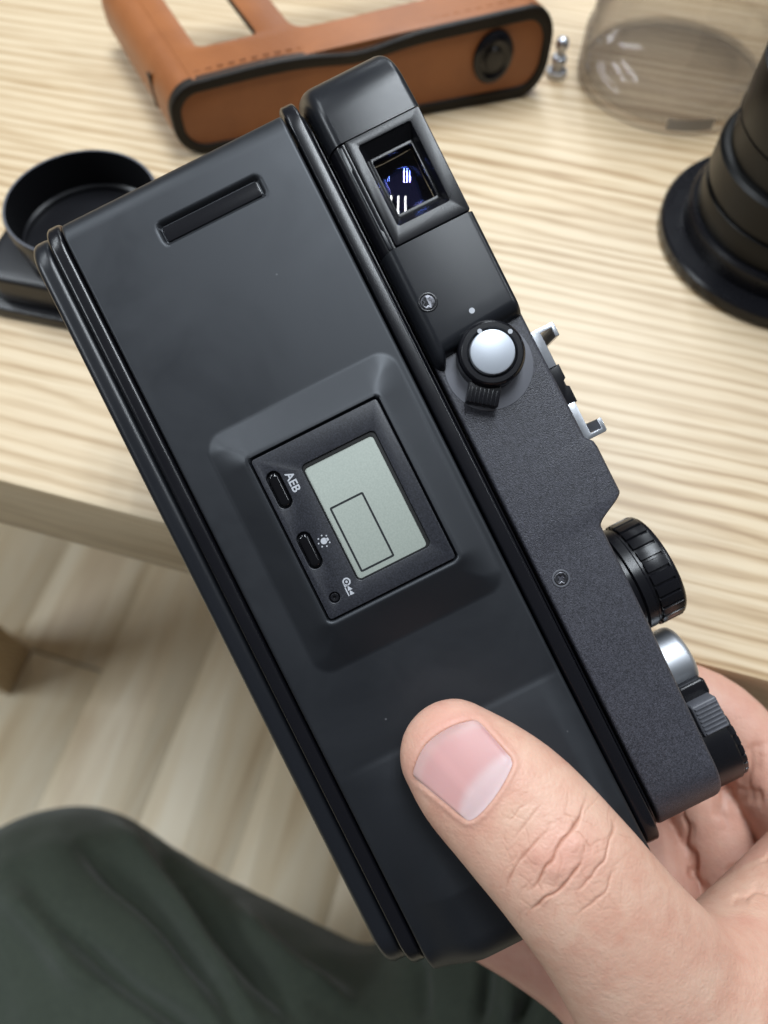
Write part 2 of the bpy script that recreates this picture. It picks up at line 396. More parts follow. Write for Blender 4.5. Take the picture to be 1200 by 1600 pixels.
class Field:
    def __init__(s, lo, hi, h):
        s.lo = np.array(lo, float); s.h = h; s.n = np.ceil((np.array(hi) - s.lo) / h).astype(int) + 1
        s.F = np.full(tuple(s.n), 60.0, np.float32)
    def sweep(s, pts, k=4.0, lat=None, sub=5, cap=None):
        """pts: rows x,y,z,a,b ; a lateral half width, b half thickness"""
        P = np.array(pts, float)
        if sub > 1 and len(P) > 2:
            Q = []
            E = np.vstack([2 * P[0] - P[1], P, 2 * P[-1] - P[-2]])
            for i in range(len(P) - 1):
                p0, p1, p2, p3 = E[i:i + 4]
                for t in np.arange(sub) / sub:
                    Q.append(0.5 * (2 * p1 + (p2 - p0) * t + (2 * p0 - 5 * p1 + 4 * p2 - p3) * t * t + (3 * p1 - p0 - 3 * p2 + p3) * t ** 3))
            Q.append(P[-1]); P = np.array(Q)
        mg = k + 6
        lo = (P[:, :3] - P[:, 3:4]).min(0) - mg; hi = (P[:, :3] + P[:, 3:4]).max(0) + mg
        i0 = np.clip(((lo - s.lo) / s.h).astype(int), 0, s.n - 1); i1 = np.clip(((hi - s.lo) / s.h).astype(int) + 1, 1, s.n)
        if (i1 <= i0).any(): return
        ax = [(s.lo[d] + s.h * np.arange(i0[d], i1[d])).astype(np.float32) for d in range(3)]
        X, Y, Z = np.meshgrid(*ax, indexing='ij')
        D = np.full(X.shape, 60.0, np.float32)
        for i in range(len(P) - 1):
            a, b = P[i], P[i + 1]; d = b[:3] - a[:3]; L = np.linalg.norm(d); d = d / L
            rx, ry, rz = X - a[0], Y - a[1], Z - a[2]
            t = rx * d[0] + ry * d[1] + rz * d[2]
            tc = np.clip(t, 0, L); w = tc / L
            rx -= tc * d[0]; ry -= tc * d[1]; rz -= tc * d[2]
            axial = t - tc
            A = a[3] + w * (b[3] - a[3]); B = a[4] + w * (b[4] - a[4])
            if lat is None:
                val = np.sqrt(rx * rx + ry * ry + rz * rz) - A
            else:
                l = np.cross(d, lat); l /= np.linalg.norm(l); m = np.cross(l, d)
                x = rx * l[0] + ry * l[1] + rz * l[2]; y = rx * m[0] + ry * m[1] + rz * m[2]
                val = (np.sqrt((x / A) ** 2 + (y / B) ** 2 + (axial / (cap or A)) ** 2) - 1) * np.minimum(A, B)
            D = np.minimum(D, val)
        sl = tuple(slice(i0[d], i1[d]) for d in range(3)); G = s.F[sl]
        if k > 0:
            hh = np.maximum(k - np.abs(G - D), 0) / k; s.F[sl] = np.minimum(G, D) - hh * hh * k / 4
        else: s.F[sl] = np.minimum(G, D)
    def mesh(s):
        for d in range(3):
            for e in (0, -1):
                sl = [slice(None)] * 3; sl[d] = e; s.F[tuple(sl)] = np.maximum(s.F[tuple(sl)], 0.4 * s.h)
        return surface_nets(s.F, s.lo, s.h)
def laplace(vs, quads, it, lam=0.5):
    e = np.concatenate([quads[:, [0, 1]], quads[:, [1, 2]], quads[:, [2, 3]], quads[:, [3, 0]]])
    e = np.concatenate([e, e[:, ::-1]]); n = len(vs)
    deg = np.bincount(e[:, 0], minlength=n)[:, None]
    for _ in range(it):
        m = np.stack([np.bincount(e[:, 0], weights=vs[e[:, 1], d], minlength=n) for d in range(3)], 1) / np.maximum(deg, 1)
        vs = vs + lam * (m - vs)
    return vs
def vnormals(vs, quads):
    n = np.cross(vs[quads[:, 2]] - vs[quads[:, 0]], vs[quads[:, 3]] - vs[quads[:, 1]])
    out = np.zeros_like(vs)
    for c in range(4):
        for d in range(3): out[:, d] += np.bincount(quads[:, c], weights=n[:, d], minlength=len(vs))
    return out / np.maximum(np.linalg.norm(out, axis=1, keepdims=True), 1e-9)
def linear_subdiv(vs, quads, mask):
    """split every quad into four (all quads in mask; mask closed over a region, T-junctions kept watertight by splitting all)"""
    n = len(vs)
    e = np.sort(np.concatenate([quads[:, [0, 1]], quads[:, [1, 2]], quads[:, [2, 3]], quads[:, [3, 0]]]), 1)
    ue, inv = np.unique(e, axis=0, return_inverse=True); inv = inv.reshape(4, -1).T
    mid = vs[ue].mean(1); cen = vs[quads].mean(1)
    V2 = np.concatenate([vs, mid, cen]); ei = n + inv; ci = n + len(ue) + np.arange(len(quads))
    q = [np.stack([quads[:, c], ei[:, c], ci, ei[:, (c - 1) % 4]], 1) for c in range(4)]
    return V2, np.concatenate(q)
def pix(vs):
    k = FPX / (DIST - vs[:, 2]); return np.stack([600 + vs[:, 0] * k, 800 - vs[:, 1] * k], 1)
def seg_dist(p, line):
    d = np.full(len(p), 1e9); tt = np.zeros(len(p)); L = np.array(line, float)
    for i in range(len(L) - 1):
        a, b = L[i], L[i + 1]; ab = b - a
        t = np.clip(((p - a) @ ab) / (ab @ ab), 0, 1); q = np.linalg.norm(p - a - t[:, None] * ab, axis=1)
        m = q < d; d[m] = q[m]; tt[m] = (i + t[m]) / (len(L) - 1)
    return d, tt
def smooth_line(l, n=6):
    P = np.array(l, float); E = np.vstack([2 * P[0] - P[1], P, 2 * P[-1] - P[-2]]); Q = []
    for i in range(len(P) - 1):
        p0, p1, p2, p3 = E[i:i + 4]
        for t in np.arange(n) / n: Q.append(0.5 * (2 * p1 + (p2 - p0) * t + (2 * p0 - 5 * p1 + 4 * p2 - p3) * t * t + (3 * p1 - p0 - 3 * p2 + p3) * t ** 3))
    Q.append(P[-1]); return np.array(Q)

# ================================================================== SETTING
TABROT = R(-15.8)
TABM = Matrix.Translation((0, 0.0905, 0)) @ Matrix.Rotation(TABROT, 4, 'Z')
table = empty('table', TABM @ Matrix.Translation((0, 0, -0.72)))
tag(table, 'pale ash wood table with visible grain under the camera gear', 'table')
def table_part(name, x0, x1, y0, y1, z0, z1, b):
    vs, fs = box_geo(x0, x1, y0, y1, z0 + 720, z1 + 720, b)
    return mk(name, vs, fs, M_table, table)
table_part('tabletop', -1000, 900, 0, 900, -42, 0, 2.2)
for lx, ly in ((-511, 52), (640, 52)):
    table_part('leg', lx - 30, lx + 30, ly - 30, ly + 30, -719.5, -42.5, 3)

floor = mk('floor', [(-4000, -3000, -724), (4000, -3000, -724), (4000, 5000, -724), (-4000, 5000, -724)], [(0, 1, 2, 3)], M_dark, smooth=False)
tag(floor, kind='structure')
FROT = R(-16)
pw, gap = 118.0, 0.25
vs, fs = box_geo(-pw / 2 + gap, pw / 2 - gap, -640, 640, 0, 4, 0.6)
plank0 = None; kx = 0
for ix in range(-11, 12):
    off = (ix * 397) % 1281
    for iy in range(-1, 2):
        cx, cy = ix * pw, iy * 1282 - off + 500
        wx = cx * math.cos(FROT) - cy * math.sin(FROT); wy = cx * math.sin(FROT) + cy * math.cos(FROT)
        if not (-1500 < wx < 1100 and -1200 < wy < 1700): continue
        if plank0 is None:
            o = plank0 = mk('plank', vs, fs, M_floor, floor)
        else:
            o = plank0.copy(); C.objects.link(o)
        o.location = (wx / 1000, wy / 1000, -0.724); o.rotation_euler = (0, 0, FROT)

# ================================================================== FILM CAMERA
ANG = R(-63.4)
device = empty('film_camera', VIEWM @ Matrix.Rotation(ANG, 4, 'Z'))
tag(device, 'black panoramic film camera held up in the hand, back and small display facing us', 'camera')
ROTX = lambda x, y, z: (x, -z, y)          # plan (u,z) shapes extruded along v
def plan_layer(name, u0, u1, v0, v1, zr, rr, bev, mat, zb=-38, rb=8):
    lp = []
    for cx, cy, r, a0 in ((u1 - rr, zr - rr, rr, 0), (u0 + rr, zr - rr, rr, 90), (u0 + rb, zb + rb, rb, 180), (u1 - rb, zb + rb, rb, 270)):
        for i in range(13):
            a = R(a0 + 90 * i / 12); lp.append((cx + r * math.cos(a), cy + r * math.sin(a)))
    vs, fs = slab_geo(lp, -v1, -v0, bev)
    return mk(name, [ROTX(*p) for p in vs], fs, mat, device)
plan_layer('body_core', -83, 87, -37.5, 23.4, -6.5, 8, 0.5, M_dark)
plan_layer('base_plate', -88.6, 91.4, -43.6, -38.7, -3.2, 10, 1.7, M_satin)
plan_layer('door_rim', -89.0, 92.2, -38.5, -35.0, -1.2, 9, 1.0, M_gloss)
plan_layer('door_rim', -90.0, 91.6, 18.7, 22.1, -1.2, 9, 0.75, M_gloss)
plan_layer('groove_lip', -89.0, 91.0, 22.6, 23.2, -5.0, 10, 0.2, M_gloss)

# back door: one rubber covered height field with mound, thumb rest and film window
UE0, UE1, VD0, VD1 = -86.6, 95.0, -34.5, 18.2
us = np.unique(np.round(np.concatenate([np.linspace(UE0, UE0 + 8, 26), np.arange(UE0 + 8, UE1 - 9, 0.45), np.linspace(UE1 - 9, UE1, 30)]), 4))
vv = np.unique(np.round(np.concatenate([np.linspace(VD0, VD0 + 1, 8), np.arange(VD0 + 1, VD1 - 1, 0.45), np.linspace(VD1 - 1, VD1, 8)]), 4))
UU, VV = np.meshgrid(us, vv, indexing='ij')
def sdbox(U_, V_, u0, v0, u1, v1, r):
    cx, cy, hx, hy = (u0 + u1) / 2, (v0 + v1) / 2, (u1 - u0) / 2 - r, (v1 - v0) / 2 - r
    qx, qy = np.abs(U_ - cx) - hx, np.abs(V_ - cy) - hy
    return np.hypot(np.maximum(qx, 0), np.maximum(qy, 0)) + np.minimum(np.maximum(qx, qy), 0) - r
HM = 3.3
PL = (-21.7, -19.9, 15.0, 9.1)
def door_h(U_, V_):
    outer = sdbox(U_, V_, -30.5, -27.6, 25.3, 16.4, 4.0); inner = sdbox(U_, V_, PL[0] - 1.2, PL[1] - 1.2, PL[2] + 1.2, PL[3] + 1.2, 1.5)
    t = np.clip(-outer / np.maximum(inner - outer, 0.5), 0, 1)
    mound = np.where(inner < 0, HM, HM * (t * 0.95 + 0.05 * t * t * (3 - 2 * t)))
    cut = sdbox(U_, V_, PL[0] - 0.35, PL[1] - 0.35, PL[2] + 0.35, PL[3] + 0.35, 1.0)
    mound = mound - 1.6 * sstep(0.25, -0.25, cut)
    g = sstep(45.6, 47.0, U_) * 0.16 + np.clip((U_ - 46.5) / 30, 0, 1) * 4.6
    g = g * sstep(-35, -22, V_) * (0.35 + 0.65 * sstep(18.5, 12.5, V_))
    w = sdbox(U_, V_, -75.4, -15.8, -70.8, 7.8, 0.9)
    win = -1.1 * sstep(0.28, -0.28, w)
    e0 = np.clip((UE0 + 6 - U_) / 6, 0, 1); e1 = np.clip((U_ - UE1 + 9) / 9, 0, 1)
    end = -6 * (1 - np.sqrt(1 - e0 ** 2)) - 10 * (1 - np.sqrt(1 - e1 ** 2))
    side = np.minimum(V_ - VD0, VD1 - V_); es = np.clip((0.8 - side) / 0.8, 0, 1)
    return mound + g + win + end - 0.8 * (1 - np.sqrt(1 - es ** 2))
HH = door_h(UU, VV)
n, m = UU.shape
vsd = np.stack([UU, VV, HH], -1).reshape(-1, 3).tolist(); fsd = grid_faces(n, m)
ring = [i * m for i in range(n)] + [(n - 1) * m + j for j in range(1, m)] + [i * m + m - 1 for i in range(n - 2, -1, -1)] + [j for j in range(m - 2, 0, -1)]
b0 = len(vsd)
for i in ring: vsd.append((vsd[i][0], vsd[i][1], -14 if abs(vsd[i][2]) > 4 else -9))
for a in range(len(ring)):
    b = (a + 1) % len(ring); fsd.append((ring[b], ring[a], b0 + a, b0 + b))
door = mk('back_door', vsd, fsd, M_rubber, device, ang=55)
tag(door, 'matt rubber-covered back door with a raised thumb rest')
win = plate('film_window', [rrect(-74.7, -15.2, -71.5, 7.2, 0.5)], -0.95, -0.78, M_window, door, 0.05)

# display plate
ztop = HM + 0.05
pl_holes = [rrect(-16.2, -11.2, 10.5, 5.75, 1.1), rrect(-17.9, -18.8, -9.6, -15.7, 1.5), rrect(-3.9, -18.8, 4.3, -15.7, 1.5), circ(11.2, -17.0, 1.15, 24)]
panel = plate('display_panel', [rrect(PL[0], PL[1], PL[2], PL[3], 0.7)] + pl_holes, 0.9, ztop, M_plate, device, 0.16)
plate('panel_well', [rrect(PL[0] + 0.3, PL[1] + 0.3, PL[2] - 0.3, PL[3] - 0.3, 0.5)], 0.85, 1.2, M_dark, panel, 0.05)
lcd = plate('display_glass', [rrect(-15.45, -11.1, 10.35, 5.0, 0.9)], 1.2, ztop - 0.6, M_lcd, panel, 0.08)
plate('display_recess_shade', [rrect(-16.15, -11.15, 10.45, 5.7, 1.0), rrect(-15.35, -10.85, 10.15, 4.95, 0.8)], ztop - 0.62, ztop - 0.42, M_dark, panel, 0.05)  # black ring painting in the shadow and dark walls of the display recess
fo = rrect(-5.8, -9.8, 9.1, -2.05, 0.4); fi = rrect(-5.38, -9.38, 8.68, -2.47, 0.15)
plate('frame_mark', [fo, fi], ztop - 0.6, ztop - 0.57, M_lcdink, panel, 0.0)
for a, b in ((-17.55, -9.95), (-3.55, 3.95)):
    plate('button', [rrect(a, -18.45, b, -16.05, 1.15, 10)], 0.9, ztop + 0.28, M_button, panel, 0.85, 6)
vs, fs = lathe_geo([(0.95, 1.2), (0.95, ztop - 0.35), (0.75, ztop - 0.2), (0.35, ztop - 0.25), (0.3, ztop - 0.6), (0.01, ztop - 0.62)], 24)
mk('rewind_pin', [(x + 11.2, y - 17.0, z) for x, y, z in vs], fs, M_plastic, panel)
def text_mesh(name, s, size, loc, mat, parent, bold=0.02):
    cu = bpy.data.curves.new(name, 'FONT'); cu.body = s; cu.size = size; cu.align_x = 'LEFT'; cu.offset = bold; cu.extrude = 0.015
    cu.resolution_u = 6; cu.space_character = 1.02
    o = bpy.data.objects.new(name, cu); C.objects.link(o)
    me = bpy.data.meshes.new_from_object(o); bpy.data.objects.remove(o)
    P = [(v.co.x + loc[0], v.co.y + loc[1], v.co.z + loc[2]) for v in me.vertices]
    F = [tuple(p.vertices) for p in me.polygons]; bpy.data.meshes.remove(me)
    return mk(name, P, F, mat, parent, smooth=False)
zt = ztop + 0.012
text_mesh('lettering', 'AEB', 2.45, (-16.1, -14.85, zt), M_white, panel, 0.05)
def mark(name, geos, mat, parent):
    P, F = [], []
    for loops in geos:
        v, f = plate_geo(loops, ztop - 0.05, zt + 0.01, 0.0)
        o = len(P); P += v; F += [tuple(i + o for i in q) for q in f]
    return mk(name, P, F, mat, parent, smooth=False)
bx, by = -0.2, -13.75
g = [[circ(bx, by, 0.68, 24)], [[(bx - 0.32, by + 0.5), (bx + 0.32, by + 0.5), (bx + 0.30, by + 1.05), (bx - 0.30, by + 1.05)]]]
for k in range(7):
    a = R(130 + 280 * k / 6.0)
    g.append([circ(bx + 1.22 * math.cos(a), by + 1.22 * math.sin(a), 0.17, 10)])
mark('light_symbol', g, M_white, panel)
ix, iy = 9.4, -13.35
ringo = circ(ix, iy, 0.85, 28)
g = [[ringo, circ(ix, iy, 0.55, 24)], [circ(ix, iy, 0.26, 14)],
     [[(ix - 0.05, iy - 0.85), (ix + 0.85, iy - 0.85), (ix + 0.85, iy), (ix + 0.55, iy), (ix + 0.55, iy - 0.55), (ix - 0.05, iy - 0.55)]],
     [[(ix + 0.95, iy - 0.1), (ix + 1.85, iy + 0.45), (ix + 1.85, iy - 0.55), (ix + 0.95, iy - 0.25)]],
     [[(ix + 1.95, iy - 0.1), (ix + 2.85, iy + 0.45), (ix + 2.85, iy - 0.55), (ix + 1.95, iy - 0.25)]],
     [[(ix + 0.95, iy - 0.95), (ix + 2.85, iy - 0.95), (ix + 2.85, iy - 0.70), (ix + 0.95, iy - 0.70)]]]
mark('rewind_symbol', g, M_white, panel)

# top cover: lofted sections along u
def section(vb, vt, zr, cb, hb, rt, zb=-38):
    pts = [(vb, zb), (vb, zr - hb - 1)]
    for a in np.linspace(0, 90, 9): pts.append((vb + cb * (1 - math.cos(R(a))), zr - hb + hb * math.sin(R(a))))
    for a in np.linspace(0, 90, 8): pts.append((vt - rt + rt * math.sin(R(a)), zr - rt + rt * math.cos(R(a))))
    pts += [(vt, zb)]
    return pts
def loft(name, secs, mat, parent, ang=40):
    P = []; 
    for u, s in secs: P += [(uu if hasattr(u, '__len__') else u, v, z) for (v, z), uu in zip(s, u if hasattr(u, '__len__') else [u] * len(s))]
    n, m = len(secs), len(secs[0][1]); F = []
    for i in range(n - 1):
        for j in range(m):
            k = (j + 1) % m
            F.append((i * m + j, (i + 1) * m + j, (i + 1) * m + k, i * m + k))
    F.append(tuple(range(m))); F.append(tuple(range((n - 1) * m, n * m))[::-1])
    o = mk(name, P, F, mat, parent, ang=ang)
    return o
# rounded end of the viewfinder housing
secs = []
ue, rad = -91.6, 12.5
for t in np.linspace(0, 1, 22):
    a = t * math.pi / 2; u = ue + rad * (1 - math.cos(a)) ; zr = 0.2 - rad * (1 - math.sin(a))
    vt = 45.0 - 3.2 * (1 - math.sin(a)) ** 1.4
    secs.append((u, section(23.4 + 0.6 * (1 - t), vt, zr, 3.3, 5.5, 1.5)))
secs.append((-73.35, section(23.4, 45.2, 0.2, 3.3, 5.5, 1.5)))
top_end = loft('housing_end', secs, M_satin, device)
# eyepiece frame with a funnel down to the glass
VF = (-73.1, 27.3, -48.7, 44.7)
eye = plate('eyepiece_frame', [rrect(*VF, 0.5), rrect(-71.0, 29.6, -52.4, 41.7, 0.5)], -6, 0.45, M_plastic, device, 0.18)
A = rrect(-71.0, 29.6, -52.4, 41.7, 0.5); B = rrect(-68.6, 30.8, -54.7, 41.0, 0.5)
nA = len(A); P = [(x, y, 0.15) for x, y in A] + [(x, y, -2.6) for x, y in B] + [(x, y, -11) for x, y in B]
F = [(i, (i + 1) % nA, nA + (i + 1) % nA, nA + i) for i in range(nA)] + [(nA + i, nA + (i + 1) % nA, 2 * nA + (i + 1) % nA, 2 * nA + i) for i in range(nA)]
mk('eyepiece_funnel', P, F, M_plastic, eye, ang=25)
gu = np.linspace(-68.5, -54.8, 24); gv = np.linspace(30.9, 40.9, 20); GU, GV = np.meshgrid(gu, gv, indexing='ij')
def lens_patch(name, z0, Rc, cu, cv, mat):
    Zg = z0 - ((GU - cu) ** 2 + (GV - cv) ** 2) / (2 * Rc)
    return mk(name, np.stack([GU, GV, Zg], -1).reshape(-1, 3), grid_faces(24, 20), mat, eye, ang=None)
plate('eyepiece_lip', [rrect(-68.7, 30.7, -54.6, 41.1, 0.5), rrect(-67.9, 31.3, -55.5, 40.5, 0.4)], -4.2, -2.5, M_plastic, eye, 0.08)
lens_patch('eyepiece_glass', -3.6, 9.5, -61.6, 36.0, M_vf)
lens_patch('inner_glass', -8.6, -26, -60.6, 35.0, M_vf2)
lens_patch('inner_glass', -6.2, 13, -62.6, 36.5, M_vf1)
# strip under the eyepiece carrying the catch groove
secs = [(u, section(23.4, 27.35, -0.3, 3.3, 5.5, 0.3)) for u in (-73.3, -66, -55, -48.7)]
loft('housing_side', secs, M_gloss, device)
lp = [(-72.8, 25.6), (-48.8, 25.6), (-48.8, 26.9), (-52.6, 26.9), (-53.6, 26.2), (-67.0, 26.2), (-68.0, 26.9), (-72.8, 26.9)]
plate('catch_strip', [lp], -5, -0.35, M_satin, device, 0.25)
# shoulder with the wavy step round the dial
kc = (-19.6, 35.0)
def shoulder_end(v):
    base = -21.5 - (v - 24) * 0.10
    d = 9.4 ** 2 - (v - kc[1]) ** 2
    arc = kc[0] - math.sqrt(d) if d > 0 else -12
    return min(base, arc) if v < 41 else min(-25.0 + (v - 44) * 0.1, arc)
S0 = section(23.4, 45.3, 0.2, 3.3, 5.5, 1.5)
secs = []
for t in list(np.linspace(0, 0.85, 5)):
    secs.append(([-48.5 + t * (shoulder_end(v) - 3.2 + 48.5) for v, z in S0], S0))
for a in np.linspace(0, 90, 10)[0:]:
    off = -3.0 + 3.4 * math.sin(R(a)); dz = -3.6 * (1 - math.cos(R(a)))
    secs.append(([shoulder_end(v) + off for v, z in S0], [(v, z + (dz if z > -30 else 0)) for v, z in S0]))
loft('housing_shoulder', secs, M_satin, device, ang=50)
# long lower cover with the hump beside the shoe
secs = []
def vtop(u):
    t = 45.7 + 0.3 * sstep(-25, 5, u) + 1.6 * sstep(5.0, 7.0, u)
    return t - 7.0 * sstep(18.6, 23.8, u) - 1.0 * sstep(30, 85, u)
ue1, r1 = 90.6, 11
ul = list(np.arange(-28, 17, 1.5)) + list(np.arange(17, 26, 0.35)) + list(np.arange(26, ue1 - r1, 2.5)) + [ue1 - r1 + r1 * math.sin(R(a)) for a in np.linspace(0, 89.9, 20)]
for u in ul:
    e = max(0, (u - (ue1 - r1)) / r1); zr = -3.2 - r1 * (1 - math.sqrt(max(0, 1 - e * e)))
    secs.append((u, section(23.6, float(vtop(u)) - 1.2 * e ** 3, zr, 0.7, 0.7, 1.3)))
loft('top_cover', secs, M_paint, device)
# worn bright line where cover and top plate meet
plate('cover_seam', [[(24.5, 39.6), (60, 39.35), (84, 38.6), (84, 39.3), (60, 40.15), (24.5, 40.3)]], -9, -5.6, M_worn, device, 0.2)

# lever knob
kn = empty('selector_knob', Matrix.Identity(4)); bpy.data.objects.remove(kn)
plate('knob_seat', [circ(-17.9, 34.2, 9.6, 48)], -4, -3.05, M_seat, device, 0.2)
vs, fs = lathe_geo([(7.1, -4), (7.1, 1.0), (6.9, 1.5), (6.6, 2.0), (6.3, 2.2), (5.35, 2.2), (5.1, 1.9), (5.0, 1.2), (0.1, 1.2)], 64)
knob = mk('selector_knob', [(x + kc[0], y + kc[1], z) for x, y, z in vs], fs, M_gloss, device, ang=30)
vs, fs = lathe_geo([(4.75, 0), (4.75, 2.4), (4.6, 2.75), (4.3, 2.85), (0.05, 2.85)], 64)
mk('knob_cap', [(x + kc[0], y + kc[1], z) for x, y, z in vs], fs, M_disc, knob, ang=30)
dv = np.array([0.80, -0.60]); pv = np.array([0.60, 0.80])
tab = []
for k in range(9): tab.append(kc + dv * (10.6 + (0.25 if k % 2 else 0)) + pv * (-3.4 + 6.8 * k / 8))
tl = [tuple(kc + dv * 5.5 + pv * -3.4)] + [tuple(p) for p in tab] + [tuple(kc + dv * 5.5 + pv * 3.4)]
plate('knob_tab', [tl[::-1]], -3.0, 0.6, M_plastic, knob, 0.3)
for k in range(7):
    a = kc + pv * (-2.6 + 5.2 * k / 6)
    q = [a + dv * 7.4 - pv * 0.2, a + dv * 10.75 - pv * 0.2, a + dv * 10.75 + pv * 0.2, a + dv * 7.4 + pv * 0.2]
    plate('knob_rib', [[tuple(x) for x in q]], -2.5, 0.85, M_plastic, knob, 0.1)
def dot(name, u, v, r, z, parent): plate(name, [circ(u, v, r, 20)], z - 0.05, z + 0.03, M_white, parent, 0.0)
dot('index_dot', -29.6, 35.5, 0.62, 0.2, device)
dot('index_dot', -24.7, 34.6, 0.5, 2.2, knob); dot('index_dot', -21.8, 40.25, 0.5, 2.2, knob)
def screw(u, v, z, r=1.75, seat=None, parent=None):
    s = plate('screw_seat', [circ(u, v, r * 1.32, 32), circ(u, v, r * 1.02, 32)], z - 0.5, z + 0.06, M_gloss if seat is None else seat, device, 0.12)
    cw, cl = r * 0.17, r * 0.62; an = R(25); pts = [(cw, cw), (cw, cl), (-cw, cl), (-cw, cw), (-cl, cw), (-cl, -cw), (-cw, -cw), (-cw, -cl), (cw, -cl), (cw, -cw), (cl, -cw), (cl, cw)]
    cr = [(u + x * math.cos(an) - y * math.sin(an), v + x * math.sin(an) + y * math.cos(an)) for x, y in pts]
    h = plate('screw', [circ(u, v, r, 32), cr], z - 0.6, z + 0.12, M_screw, device, 0.25)
    plate('screw_slot', [circ(u, v, r * 0.8, 20)], z - 0.6, z - 0.3, M_dark, h, 0.0)
screw(-35.3, 28.0, 0.25, 1.6)
screw(29.8, 27.6, -3.05, 1.5, M_smooth)

# accessory shoe on top
def shoe_rail(sg, u):
    prof = [(0, -1.5), (0, 4.2), (0.4, 4.6), (3.3, 4.6), (3.3, 3.6), (1.1, 3.6), (1.1, 1.0), (9.0, 1.0), (9.0, -1.5)]
    lp = [(u + sg * x, 47.5 + y) for x, y in prof]
    vs, fs = plate_geo([lp], -26, -7.5, 0.12)
    return mk('shoe_rail', vs, fs, M_chrome, device)
shoe_rail(1, -20.9); shoe_rail(-1, 6.0)
plate('shoe_back', [rrect(1.9, 49.0, 4.9, 51.6, 0.3)], -26.4, -25.4, M_plastic, device, 0.1)
plate('shoe_bed', [[(-12.0, 46.2), (-2.8, 46.2), (-2.8, 49.2), (-6.6, 49.2), (-7.0, 48.6), (-8.2, 48.6), (-8.6, 49.2), (-12.0, 49.2)]], -26, -8.0, M_plastic, device, 0.15)
plate('shoe_back', [rrect(-19.8, 49.0, -16.8, 51.6, 0.3)], -26.4, -25.4, M_plastic, device, 0.1)

# dials along the top, axes along v
def ax_v(cu, cz): return lambda x, y, z: (cu + x, z, cz - y) if False else (cu + x, z, cz - y)
def gear(r0, r1, nt_, duty=0.62):
    lp = []
    for i in range(nt_):
        a = 2 * math.pi * i / nt_; w = 2 * math.pi / nt_
        for f_, r in ((0, r0), (0.16, r0), (0.22, r1), (0.55, r1), (0.94, r1), (1.0, r0)):
            if f_ == 1.0: continue
            lp.append((r * math.cos(a + f_ * w), r * math.sin(a + f_ * w)))
    return lp
dc = (40.0, -21.0)
def vshape(name, geo, c, mat, parent, ang=38):
    vs, fs = geo
    return mk(name, [(c[0] + x, z, c[1] - y) for x, y, z in vs], fs, mat, parent, ang=ang)
dial = vshape('speed_dial', slab_geo(gear(12.35, 12.9, 26), 46.2, 51.6, 0.25, 2), dc, M_plastic, device, 30)
vshape('dial_collar', lathe_geo([(11.8, 38), (11.8, 42.8), (12.6, 43.2), (12.6, 45.2), (12.2, 45.6), (12.2, 46.3)], 64), dc, M_plastic, dial)
vshape('dial_top', lathe_geo([(12.7, 51.3), (12.6, 52.0), (12.1, 52.5), (4, 52.6)], 64), dc, M_gloss, dial)
sc = (61.8, -21.0)
btn = vshape('shutter_button', lathe_geo([(7.4, 38), (7.4, 47.0), (7.0, 48.0), (6.2, 48.6), (4, 48.8)], 64), sc, M_silver, device)
lc = (80.5, -21.0)
lev = vshape('drive_lever', lathe_geo([(11.5, 38), (12.2, 40.4), (12.4, 40.6), (12.4, 46.6), (12.0, 47.0)], 64), lc, M_plastic, device)
vshape('lever_top', slab_geo(gear(11.5, 12.0, 30), 46.8, 48.2, 0.3, 2), lc, M_plastic, lev)
vs, fs = box_geo(66.8, 74.2, 41.4, 47.9, -12.0, -5.6, 0.4)
# ribbed thumb tab
rt = [(67.8, 41.3)]
P = rrect(69.2, 41.2, 76.6, 47.4, 0.5)
tabm = plate('lever_tab', [P], -16, -8.2, M_smooth, lev, 0.5)
for k in range(7):
    u = 69.9 + k * 0.98
    plate('lever_rib', [[(u, 41.8), (u + 0.42, 41.8), (u + 0.42, 47.1), (u, 47.1)]], -9, -7.8, M_smooth, tabm, 0.15)
plate('lever_nose', [rrect(65.6, 41.0, 70.0, 48.0, 1.2)], -22, -12, M_plastic, lev, 0.8)

# ================================================================== PERSON: hand and legs
person_root = empty('person', Matrix.Translation((-0.12, -0.25, -0.72)))
tag(person_root, 'person in dark green trousers holding up the film camera, thumb on its back', 'person')
PINV = np.array(person_root.location) * 1000
F = Field((-5, -155, -85), (140, -28, 40), 0.8)
def prow(px, py, z, apx=None, b=None, r=None):
    v = V(px, py, z); k = (DIST - z) / FPX
    return [*v, r if r else apx * k, r if r else b]
ZAX = np.array([0, 0, 1.0])
# fingers behind the body
def finger(rows, k): F.sweep([prow(x, y, z, r=r) for x, y, z, r in rows], k=k)
finger([(1320, 1430, -36, 12), (1225, 1250, -47, 11), (1125, 1118, -53, 10), (1010, 1068, -58, 9), (900, 1040, -62, 8.5)], 0)
finger([(1205, 1510, -36, 12.5), (1145, 1350, -54, 11.6), (1068, 1210, -61, 11), (950, 1120, -67, 9.5)], 1.2)
finger([(1085, 1560, -38, 12.5), (1038, 1400, -57, 11.4), (972, 1255, -66, 10.5), (860, 1180, -70, 9)], 1.2)
finger([(985, 1620, -36, 12.5), (915, 1540, -48, 11.2), (832, 1486, -54, 10), (740, 1440, -57, 8.6), (660, 1390, -58, 8)], 1.2)
# palm and web
finger([(1300, 1680, -20, 30), (1180, 1620, -22, 22), (1060, 1660, -28, 18)], 7)
finger([(1310, 1420, -30, 16), (1280, 1600, -20, 24)], 7)
finger([(1130, 1545, 0, 15), (1215, 1450, -12, 14.5), (1320, 1340, -26, 15)], 9)
